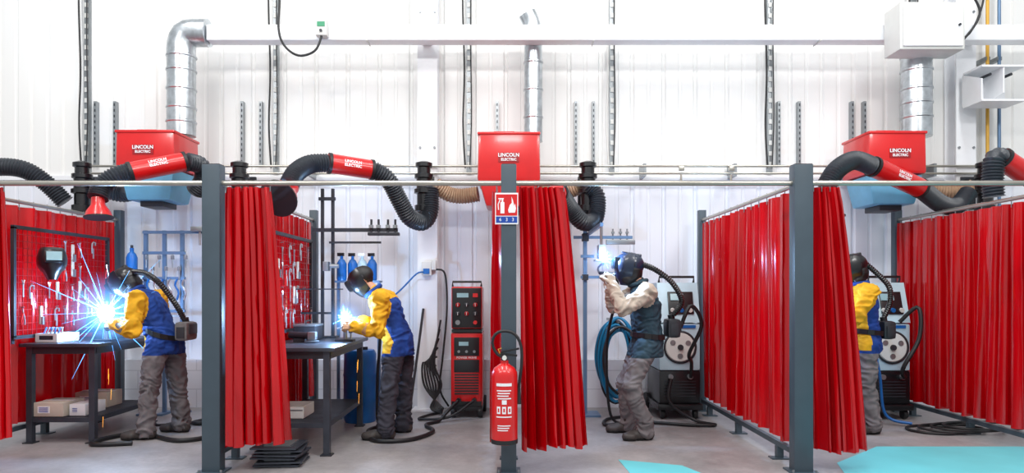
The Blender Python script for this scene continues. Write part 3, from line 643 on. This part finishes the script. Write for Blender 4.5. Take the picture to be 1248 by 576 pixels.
def maskshell(b,M,mt,lens=True):
    nu,nv=24,16
    def pt(u,v,s=1.0):
        a=(u-.5)*2*math.radians(98)
        z=.125-.285*v
        w=.088+.026*math.sin(math.pi*min(1,v*1.35))-.055*max(0,v-.6)/.4
        d=.095+.05*math.sin(math.pi*min(1,.12+v*.95))-.02*max(0,v-.8)/.2
        if v<.12: d-=.03*(1-v/.12)
        ca=math.cos(a); x=-.015+d*(abs(ca)**.6)*(1 if ca>=0 else -.25)
        return V(((x)*s,w*math.sin(a)*s,z))
    vs=[pt(i/nu,j/nv) for j in range(nv+1) for i in range(nu+1)]; o=len(vs)
    vs+=[pt(i/nu,j/nv,.95) for j in range(nv+1) for i in range(nu+1)]
    fs=[];W=nu+1
    for j in range(nv):
        for i in range(nu):
            k=j*W+i; fs.append((k,k+1,k+W+1,k+W)); fs.append((o+k,o+k+W,o+k+W+1,o+k+1))
    for i in range(nu): fs.append((i,o+i,o+i+1,i+1)); k=nv*W+i; fs.append((k,k+1,o+k+1,o+k))
    for j in range(nv): k=j*W; fs.append((k,k+W,o+k+W,o+k)); k=j*W+nu; fs.append((k,o+k,o+k+W,k+W))
    b.add(vs,fs,mt,M)
    R3=M.to_3x3()
    b.box(M@V((.122,0,.028)),(.045,.135,.105),mt,bev=.010,R=R3)
    b.box(M@V((.143,0,.028)),(.012,.118,.09),M_blkg,bev=.004,R=R3); b.box(M@V((.15,0,.03)),(.004,.098,.058),M_lens,R=R3)
def person(P):
    root=bpy.data.objects.new('welder',None); col.objects.link(root); g=V(P['pelvis']); root.location=(g.x,g.y,0)
    L=V(P['left']); pel=V(P['pelvis']); ch=V(P['chest']); nk=V(P['neck']); hd=V(P['head']); F=V(P['fwd']).normalized()
    b=B('body'); secs=[(pel+V((0,0,-.13)),.178,.142),(pel+V((0,0,-.02)),.172,.135),(pel.lerp(ch,.45),.158,.125),(ch,.185,.135),(ch.lerp(nk,.5),.175,.115),(nk.lerp(ch,.12),.095,.08),(nk,.066,.066)]
    vs=[];fs=[];n=24
    for i,(c,hw,hdp) in enumerate(secs):
        t=(secs[min(i+1,len(secs)-1)][0]-secs[max(i-1,0)][0]).normalized(); fw=L.cross(t).normalized()
        if fw.dot(F)<0: fw=-fw
        for k in range(n):
            a=2*math.pi*k/n; vs.append(c+L*math.cos(a)*hw+fw*math.sin(a)*hdp)
    for i in range(len(secs)-1):
        for k in range(n): fs.append((i*n+k,i*n+(k+1)%n,(i+1)*n+(k+1)%n,(i+1)*n+k))
    fs.append(list(range(n))[::-1]); fs.append([(len(secs)-1)*n+k for k in range(n)])
    b.add(vs,fs,M_blk)
    bones=[('torso',secs[i][0],secs[i+1][0],.14 if i<5 else .08,.14 if i<4 else .07) for i in range(len(secs)-1)]
    arms=[]
    for sd in ('l','r'):
        s,e,w=[V(x) for x in P['arm_'+sd]]
        limb(b,[nk.lerp(ch,.35),s],[.085,.076]); limb(b,[s,s.lerp(e,.5),e,e.lerp(w,.4),w],[.078,.070,.060,.057,.047])
        bones+=[('arm',s,e,.078,.06),('arm',e,w,.06,.045)]; arms.append((s,e,w))
    for sd in ('l','r'):
        h,k,a=[V(x) for x in P['leg_'+sd]]
        limb(b,[h,h.lerp(k,.5),k,k.lerp(a,.45),a+V((0,0,.05)),a+V((0,0,-.015))],[.103,.09,.077,.074,.072,.078])
        bones+=[('leg',h,k,.1,.074),('leg',k,a,.074,.066)]
    limb(b,[nk,hd.lerp(nk,.25)],[.06,.056]); bones.append(('neck',nk+(hd-nk)*.25,hd,.058,.056))
    me=remesh(b,.009,6)
    me.update()
    nv=[v.normal.copy() for v in me.vertices]; labs=[]
    for v in me.vertices:
        p=v.co; best=min(bones,key=lambda q:segd(p,*q[1:])); lb=best[0]
        if lb=='leg' and p.z>pel.z-.135: lb='torso'
        if lb=='torso' and p.z<pel.z-.14: lb='leg'
        labs.append(lb)
        if lb!='neck':
            ab=(best[2]-best[1]); dist=(p-best[1]).dot(ab.normalized()); ed=min(abs(dist),abs(ab.length-dist))
            wq=V((p.x*7+2*noise.noise(p*5),p.y*7,p.z*17+2.2*noise.noise(p*6+V((9,0,0)))))
            rid=1-abs(noise.noise(wq))*2.4
            nn=noise.noise(p*8)*.010
            nn+=.016*(rid-.45)*(.5+1.0*math.exp(-ed*9) if lb!='torso' else .6)
            rid2=1-abs(noise.noise(V((p.x*16,p.y*16,p.z*24))+V((4,4,4))))*2.2; nn+=.005*rid2
            v.co=p+nv[v.index]*nn
    for lb_m in P['mats']: me.materials.append(lb_m)
    for pl in me.polygons:
        ls=[labs[i] for i in pl.vertices]; lb=max(set(ls),key=ls.count); c=pl.center
        if lb=='torso':
            t=max(0,min(1,(c-pel).dot(nk-pel)/(nk-pel).length_squared)); sp=pel.lerp(nk,t)
            fr=(c-sp).dot(F); mi=0 if fr>P['split'] else 1
            if t>.9: mi=5
            if abs((c-pel).z+.125)<.012: mi=5
            if P.get('yoke') and t>.74: mi=2
        elif lb=='arm': mi=2
        elif lb=='leg': mi=3
        else: mi=4
        pl.material_index=mi
    place(me,'body',root)
    # collar
    t=(nk-ch).normalized(); x=L.normalized(); y=t.cross(x).normalized(); cc=nk+t*.015
    b=B('collar'); b.tube([cc+x*math.cos(a)*.074+y*math.sin(a)*.078-F*.0 for a in [k*math.pi/5 for k in range(10)]],.02,P['mats'][5],closed=True,seg=10,step=.012); b.done(root)
    for sd in ('l','r'):
        h,k,a=[V(x) for x in P['leg_'+sd]]; td=V(P['toe_'+sd]).normalized(); sidev=V((-td.y,td.x,0))
        b=B('boot_'+sd); limb(b,[a+V((0,0,.06)),V((a.x,a.y,.06))],[.056,.052])
        limb(b,[V((a.x,a.y,.045))-td*.045,V((a.x,a.y,.05))+td*.05,V((a.x,a.y,.04))+td*.13-sidev*.008,V((a.x,a.y,.035))+td*.175],[.045,.05,.044,.038])
        limb(b,[V((a.x,a.y,.035))+td*.12+sidev*.018,V((a.x,a.y,.033))+td*.165+sidev*.012],[.038,.034])
        me=remesh(b,.008,3)
        for v in me.vertices:
            if v.co.z<.012: v.co.z=.001 if v.co.z<.006 else .004
        me.materials.append(M_boot); me.materials.append(M_sole); 
        for pl in me.polygons: pl.material_index=1 if pl.center.z<.024 else 0
        place(me,'boot_'+sd,root)
    M=frameM(hd,P['gaze'],L)
    b=B('head')
    b.ell((-.012,0,.03),(.098,.076,.095),M_skin); b.ell((.035,0,-.03),(.06,.056,.085),M_skin); b.ell((.075,0,-.075),(.022,.026,.022),M_skin)
    b.ell((.098,0,-.012),(.018,.012,.024),M_skin); b.ell((.085,0,.03),(.014,.05,.012),M_skin)
    for s in (-1,1): b.ell((-.005,s*.078,-.005),(.018,.009,.032),M_skin)
    mh=remesh(b,.006,2); mh.transform(M)
    for m_ in (M_skin,M_hair): mh.materials.append(m_)
    Mi=M.inverted()
    for pl in mh.polygons:
        c=Mi@pl.center; pl.material_index=1 if (c.z>.055 or (c.x<-.03 and c.z>-.05)) else 0
    place(mh,'head',root)
    b=B('face_details')
    for s in (-1,1): b.ell(M@V((.082,s*.03,.008)),(.011,.011,.011),M_eye); b.ell(M@V((.090,s*.03,.008)),(.005,.005,.005),M_blk)
    b.ell(M@V((.09,0,-.052)),(.008,.02,.005),M_lip); b.done(root)
    hm,hoodm=P['helmet']
    b=B('welding_helmet'); maskshell(b,M,hm)
    for s in (-1,1): b.lathe([(.024,0),(.024,.012),(.018,.018),(0,.018)],M@V((-.012,s*.09,.03)),M.to_3x3()@V((0,s,0)),M_dark,18)
    b.tube([M@V((-.012,.092*math.cos(a),.035+.1*math.sin(a))) for a in [math.pi*k/8 for k in range(9)]],.008,M_dark,seg=8)
    b.done(root)
    if hoodm:
        b=B('h'); b.ell((-.02,0,.03),(.118,.096,.108),hm,seg=24,rings=14); b.box((.02,0,.135),(.12,.03,.012),hm); b.box((-.05,0,.125),(.1,.05,.02),hm)
        mh=remesh(b,.006,3); mh.transform(M); mh.materials.append(hm); place(mh,'helmet_crown',root)
        b=B('hood'); b.ell((-.035,0,-.03),(.095,.090,.12),hoodm,seg=20,rings=12); b.ell((-.01,0,-.10),(.085,.08,.06),hoodm)
        mh=remesh(b,.008,4); mh.transform(M); mh.update()
        nn=[v.normal.copy() for v in mh.vertices]
        for v in mh.vertices: v.co+=nn[v.index]*.009*noise.noise(v.co*22)
        mh.materials.append(hoodm); place(mh,'helmet_hood',root)
    else:
        b=B('h'); b.ell((-.018,0,.045),(.106,.086,.092),M_blk,seg=20,rings=12)
        mh=remesh(b,.007,2); mh.transform(M); mh.materials.append(M_blk); place(mh,'skull_cap',root)
    for i,sd in enumerate(('l','r')):
        s,e,w=arms[i]; D,Nn,T=P['hand_'+sd]; glove(w,D,Nn,T,P['glove'],e,root,'glove_'+sd)
    sd=P['torch']; s,e,w=arms[0 if sd=='l' else 1]; D,Nn,T=[V(q).normalized() for q in P['hand_'+sd]]
    c=w+D*.095+Nn*.032; arc=V(P['arc']); b=B('welding_torch'); 
    b.tube([c-T*.09,c,c+T*.07],[.016,.018,.015],M_blkg,seg=12)
    m_=c+T*.07; b.tube([m_,m_.lerp(arc,.4)+T*.03,m_.lerp(arc,.85)],[.01,.009,.009],M_strut,seg=10); q=m_.lerp(arc,.85); b.cyl(q-(arc-q)*.8,q+(arc-q)*.35,.013,M_galv,r2=.010,seg=14)
    b.tube([c-T*.08]+[V(x) for x in P['cable']],.014,M_blk,seg=8); b.done(root)
    if P.get('pack'):
        b=B('respirator_pack'); pc=V(P['pack']); b.box(pc,(.12,.22,.17),P['packm'],bev=.035); b.box(pc+V((.062,0,.02)),(.015,.15,.09),M_dark,bev=.005); b.cyl(pc+V((0,0,.07)),pc+V((-.01,0,.12)),.03,M_blk); b.box(pc+V((0,-.112,-.01)),(.07,.01,.1),M_dark,bev=.003)
        nb=[pel+V((0,0,.05))+L*math.cos(a)*.184+F*math.sin(a)*.148 for a in [i*math.pi/8 for i in range(16)]]
        for i in range(16):
            a_,b_=nb[i],nb[(i+1)%16]; nn=((a_+b_)/2-pel); nn.z=0; b.plate([a_+V((0,0,-.02)),b_+V((0,0,-.02)),b_+V((0,0,.025)),a_+V((0,0,.025))],.008,M_blk,nn)
        b.tube([M@V((-.1,0,.05))]+[V(x) for x in P['phose']],.024,M_blkg,seg=14,rib=.003,step=.010); b.done(root)
    return root

HM=M_blkg
person(dict(pelvis=(-3.13,6.2,.88),chest=(-3.27,6.2,1.16),neck=(-3.38,6.2,1.29),head=(-3.48,6.2,1.385),fwd=(-1,0,.35),left=(0,-1,0),gaze=(-.8,0,-.6),split=.06,
 arm_l=[(-3.28,6.0,1.24),(-3.25,5.92,.96),(-3.46,6.0,1.01)],arm_r=[(-3.28,6.4,1.24),(-3.28,6.45,.98),(-3.46,6.29,1.06)],
 leg_l=[(-3.14,6.1,.84),(-3.19,6.07,.47),(-3.21,6.04,.1)],leg_r=[(-3.1,6.3,.84),(-3.07,6.33,.46),(-3.05,6.36,.1)],toe_l=(-1,-.15,0),toe_r=(-1,.1,0),
 mats=[M_yel,M_royal,M_yel,M_grtr,M_skin,M_royal],yoke=False,helmet=(HM,M_blk),glove=M_glove,
 hand_l=((-1,.25,.1),(0,.8,-.5),(-.2,.5,1)),hand_r=((-1,-.3,0),(-.1,-.2,-1),(-.7,-.6,.1)),torch='r',arc=(-3.6,6.12,1.12),cable=[(-3.35,6.42,.98),(-3.38,6.5,.6),(-3.4,6.5,.1),(-3.3,6.6,.02),(-3.0,6.8,.02)],
 pack=(-2.93,6.2,.95),packm=M_glove,phose=[(-3.26,6.12,1.47),(-3.1,6.06,1.38),(-2.98,6.1,1.2),(-2.94,6.18,1.06)]))
person(dict(pelvis=(-1.0,6.2,.87),chest=(-1.11,6.2,1.16),neck=(-1.22,6.2,1.3),head=(-1.32,6.2,1.4),fwd=(-1,-.1,.3),left=(.06,-1,0),gaze=(-.82,-.05,-.55),split=.03,
 arm_l=[(-1.13,6.0,1.24),(-1.13,5.92,.96),(-1.36,5.99,1.0)],arm_r=[(-1.13,6.4,1.24),(-1.15,6.43,.97),(-1.34,6.28,1.04)],
 leg_l=[(-1.02,6.1,.84),(-1.06,6.07,.46),(-1.09,6.04,.1)],leg_r=[(-.98,6.3,.84),(-.97,6.32,.46),(-.98,6.35,.1)],toe_l=(-1,-.15,0),toe_r=(-1,.05,0),
 mats=[M_yel,M_royal,M_yel,M_dktr,M_skin,M_royal],yoke=True,helmet=(HM,None),glove=M_glovet,
 hand_l=((-1,.25,.1),(0,.8,-.5),(-.2,.5,1)),hand_r=((-1,-.3,0),(-.1,-.2,-1),(-.7,-.6,.1)),torch='r',arc=(-1.46,6.12,1.07),cable=[(-1.22,6.42,.95),(-1.25,6.5,.5),(-1.25,6.5,.1),(-1.2,6.5,.02)]))
person(dict(pelvis=(1.25,6.15,.86),chest=(1.23,6.15,1.18),neck=(1.17,6.15,1.37),head=(1.08,6.15,1.52),fwd=(-1,0,.1),left=(0,-1,0),gaze=(-.98,0,.12),split=-.4,
 arm_l=[(1.21,5.95,1.3),(.97,5.86,1.15),(.91,5.98,1.36)],arm_r=[(1.2,6.35,1.31),(.98,6.42,1.17),(.93,6.3,1.38)],
 leg_l=[(1.22,6.05,.83),(1.07,5.97,.47),(1.2,6.02,.1)],leg_r=[(1.22,6.25,.83),(1.07,6.28,.46),(1.11,6.33,.1)],toe_l=(-1,-.2,0),toe_r=(-1,.05,0),
 mats=[M_vest,M_vest,M_beige,M_grtr,M_skin,M_vest],yoke=False,helmet=(M_navy,M_blk),glove=M_beige,
 hand_l=((-.1,.35,1),(-.6,.8,-.1),(-.8,-.5,.1)),hand_r=((-.2,-.25,1),(-.5,-.8,0),(-.8,.4,.1)),torch='r',arc=(.86,6.18,1.58),cable=[(1.02,6.4,1.3),(.95,6.6,.8),(1.0,6.7,.1),(1.2,6.7,.02)],
 pack=(1.47,6.15,.98),packm=M_dark,phose=[(1.3,6.05,1.5),(1.44,6.0,1.38),(1.53,6.04,1.22),(1.48,6.13,1.1)]))
person(dict(pelvis=(3.33,6.4,.88),chest=(3.3,6.4,1.19),neck=(3.28,6.4,1.37),head=(3.23,6.4,1.52),fwd=(-1,0,.1),left=(0,-1,0),gaze=(-.95,0,-.25),split=.03,
 arm_l=[(3.28,6.2,1.3),(3.1,6.1,1.07),(2.88,6.2,1.14)],arm_r=[(3.28,6.6,1.3),(3.1,6.65,1.07),(2.9,6.5,1.14)],
 leg_l=[(3.31,6.3,.84),(3.29,6.28,.46),(3.34,6.27,.1)],leg_r=[(3.34,6.5,.84),(3.37,6.52,.46),(3.44,6.55,.1)],toe_l=(-1,-.2,0),toe_r=(-1,.05,0),
 mats=[M_yel,M_royal,M_yel,M_grtr,M_skin,M_royal],yoke=True,helmet=(HM,M_blk),glove=M_glovet,
 hand_l=((-1,.25,.1),(0,.8,-.5),(-.2,.5,1)),hand_r=((-1,-.3,0),(-.1,-.2,-1),(-.7,-.6,.1)),torch='r',arc=(2.74,6.34,1.18),cable=[(3.05,6.6,1.0),(3.1,6.7,.6),(3.2,6.8,.1),(3.4,6.8,.02)],
 pack=(3.52,6.4,.95),packm=M_dark,phose=[(3.42,6.35,1.48),(3.52,6.32,1.35),(3.55,6.36,1.2),(3.52,6.4,1.07)]))
b=B('suspended_workpiece'); b.box((.84,6.2,1.66),(.06,.14,.14),M_strut,bev=.004); b.box((.83,6.2,1.59),(.10,.16,.012),M_strut); b.cyl((.84,6.2,1.72),(.84,6.2,1.9),.012,M_strut); b.box((.84,6.7,1.915),(.03,1.06,.03),M_bluest); b.done()
b=B('spare_welding_helmet'); M=frameM((-4.0,5.98,1.56),(.62,-.75,.15),(.75,.62,0)); maskshell(b,M,HM)
b.box(M@V((.160,0,.03)),(.006,.112,.075),M_screen,R=M.to_3x3())
b.tube([M@V((-.02,-.09,.06)),M@V((-.05,-.05,.13)),M@V((-.06,0,.15)),M@V((-.05,.05,.13)),M@V((-.02,.09,.06))],.008,M_red,seg=8); b.tube([M@V((-.02,-.09,.02)),M@V((-.09,-.04,.0)),M@V((-.09,.04,.0)),M@V((-.02,.09,.02))],.008,M_redd,seg=8); b.done()

# ------------------------------------------------------------------ arcs
def glowmat(name,strength,colr):
    m=bpy.data.materials.new(name); m.use_nodes=True; nt=m.node_tree; N=nt.nodes; L=nt.links; N.remove(N['Principled BSDF'])
    tc=N.new('ShaderNodeTexCoord'); gr=N.new('ShaderNodeTexGradient'); gr.gradient_type='SPHERICAL'; pw=N.new('ShaderNodeMath'); pw.operation='POWER'; pw.inputs[1].default_value=2.6
    ml=N.new('ShaderNodeMath'); ml.operation='MULTIPLY'; ml.inputs[1].default_value=strength; em=N.new('ShaderNodeEmission'); em.inputs[0].default_value=colr+(1,)
    L.new(tc.outputs['Object'],gr.inputs[0]); L.new(gr.outputs['Fac'],pw.inputs[0]); L.new(pw.outputs[0],ml.inputs[0]); L.new(ml.outputs[0],em.inputs[1]); L.new(em.outputs[0],N['Material Output'].inputs['Volume']); return m
M_gl=glowmat('added_arc_halo',13,(.14,.42,1))  # emissive volume added as the blue halo around each arc
def arc(p,r,power,n,L,seed,R,col_=(.36,.62,1)):
    rnd=random.Random(seed); b=B('welding_arc'); b.ell(p,(r,r,r),M_arc,seg=20,rings=12)
    for k in range(n):
        a=2*math.pi*k/n+rnd.uniform(-.1,.1); e=rnd.uniform(-.6,.6); d=V((math.cos(a)*math.cos(e*.6),math.sin(e),math.sin(a))).normalized(); l=L*(1 if k%4==0 else rnd.uniform(.35,.75))
        b.tube([V(p)+d*r*.5,V(p)+d*(r+l*.4),V(p)+d*(r+l)],[.0065 if k%4==0 else .0035,.0028 if k%4==0 else .0018,.0004],M_ray,seg=6,step=.2)
    ob=b.done()
    g=B('arc_halo_glow'); g.ell((0,0,0),(1,1,1),M_gl,seg=20,rings=12); go=bpy.data.objects.new('arc_halo_glow',g.mesh()); col.objects.link(go); go.parent=ob; go.location=V(p)-ob.location; go.scale=(R,R,R)
    l=bpy.data.lights.new('arc_light','POINT'); l.energy=power; l.color=col_; l.shadow_soft_size=r*1.2; o=bpy.data.objects.new('arc_light',l); col.objects.link(o); o.location=V(p)+V((0,-.02,.02))
arc((-3.6,6.1,1.12),.068,190,28,.58,1,.42)
arc((-1.46,6.1,1.07),.032,85,14,.09,2,.2)
arc((.86,6.14,1.6),.028,75,10,.07,3,.19)
arc((2.74,6.34,1.18),.025,30,6,.06,4,.12)
b=B('falling_sparks'); r=random.Random(9)
for x,y in ((-1.27,5.85),(-3.44,5.85)):
    for k in range(4):
        z=r.uniform(.05,.7); xx=x+r.uniform(-.03,.03); yy=y+r.uniform(-.05,.05); b.tube([(xx,yy,z),(xx+.003,yy,z+.09)],[.0006,.0011],M_ospark,seg=5,straight=True)
b.done()

# ------------------------------------------------------------------ light + camera
w=bpy.data.worlds.new('workshop_ambient'); scene.world=w; w.use_nodes=True; bg=w.node_tree.nodes['Background']; bg.inputs[0].default_value=(.92,.96,1,1); bg.inputs[1].default_value=.63
def area(loc,rot,sx,sy,e,c=(1,.985,.97)):
    l=bpy.data.lights.new('ceiling_and_fill_lamp','AREA'); l.shape='RECTANGLE'; l.size=sx; l.size_y=sy; l.energy=e; l.color=c
    o=bpy.data.objects.new('ceiling_and_fill_lamp',l); col.objects.link(o); o.location=loc; o.rotation_euler=rot
for x in (-4.5,-1.5,1.5,4.5): area((x,4.3,6.6),(math.radians(5),0,0),.5,3,105)
for x in (-4,0,4): area((x,1.0,5.6),(math.radians(48),0,0),2.0,.5,115)  # front row is added fill from the camera side, not real fixtures
cam=bpy.data.cameras.new('camera'); cam.lens=24; cam.sensor_width=36; cam.shift_x=4/1248; cam.shift_y=68/1248
co=bpy.data.objects.new('camera',cam); col.objects.link(co); co.location=(0,0,1.3); co.rotation_euler=(math.pi/2,0,0); scene.camera=co
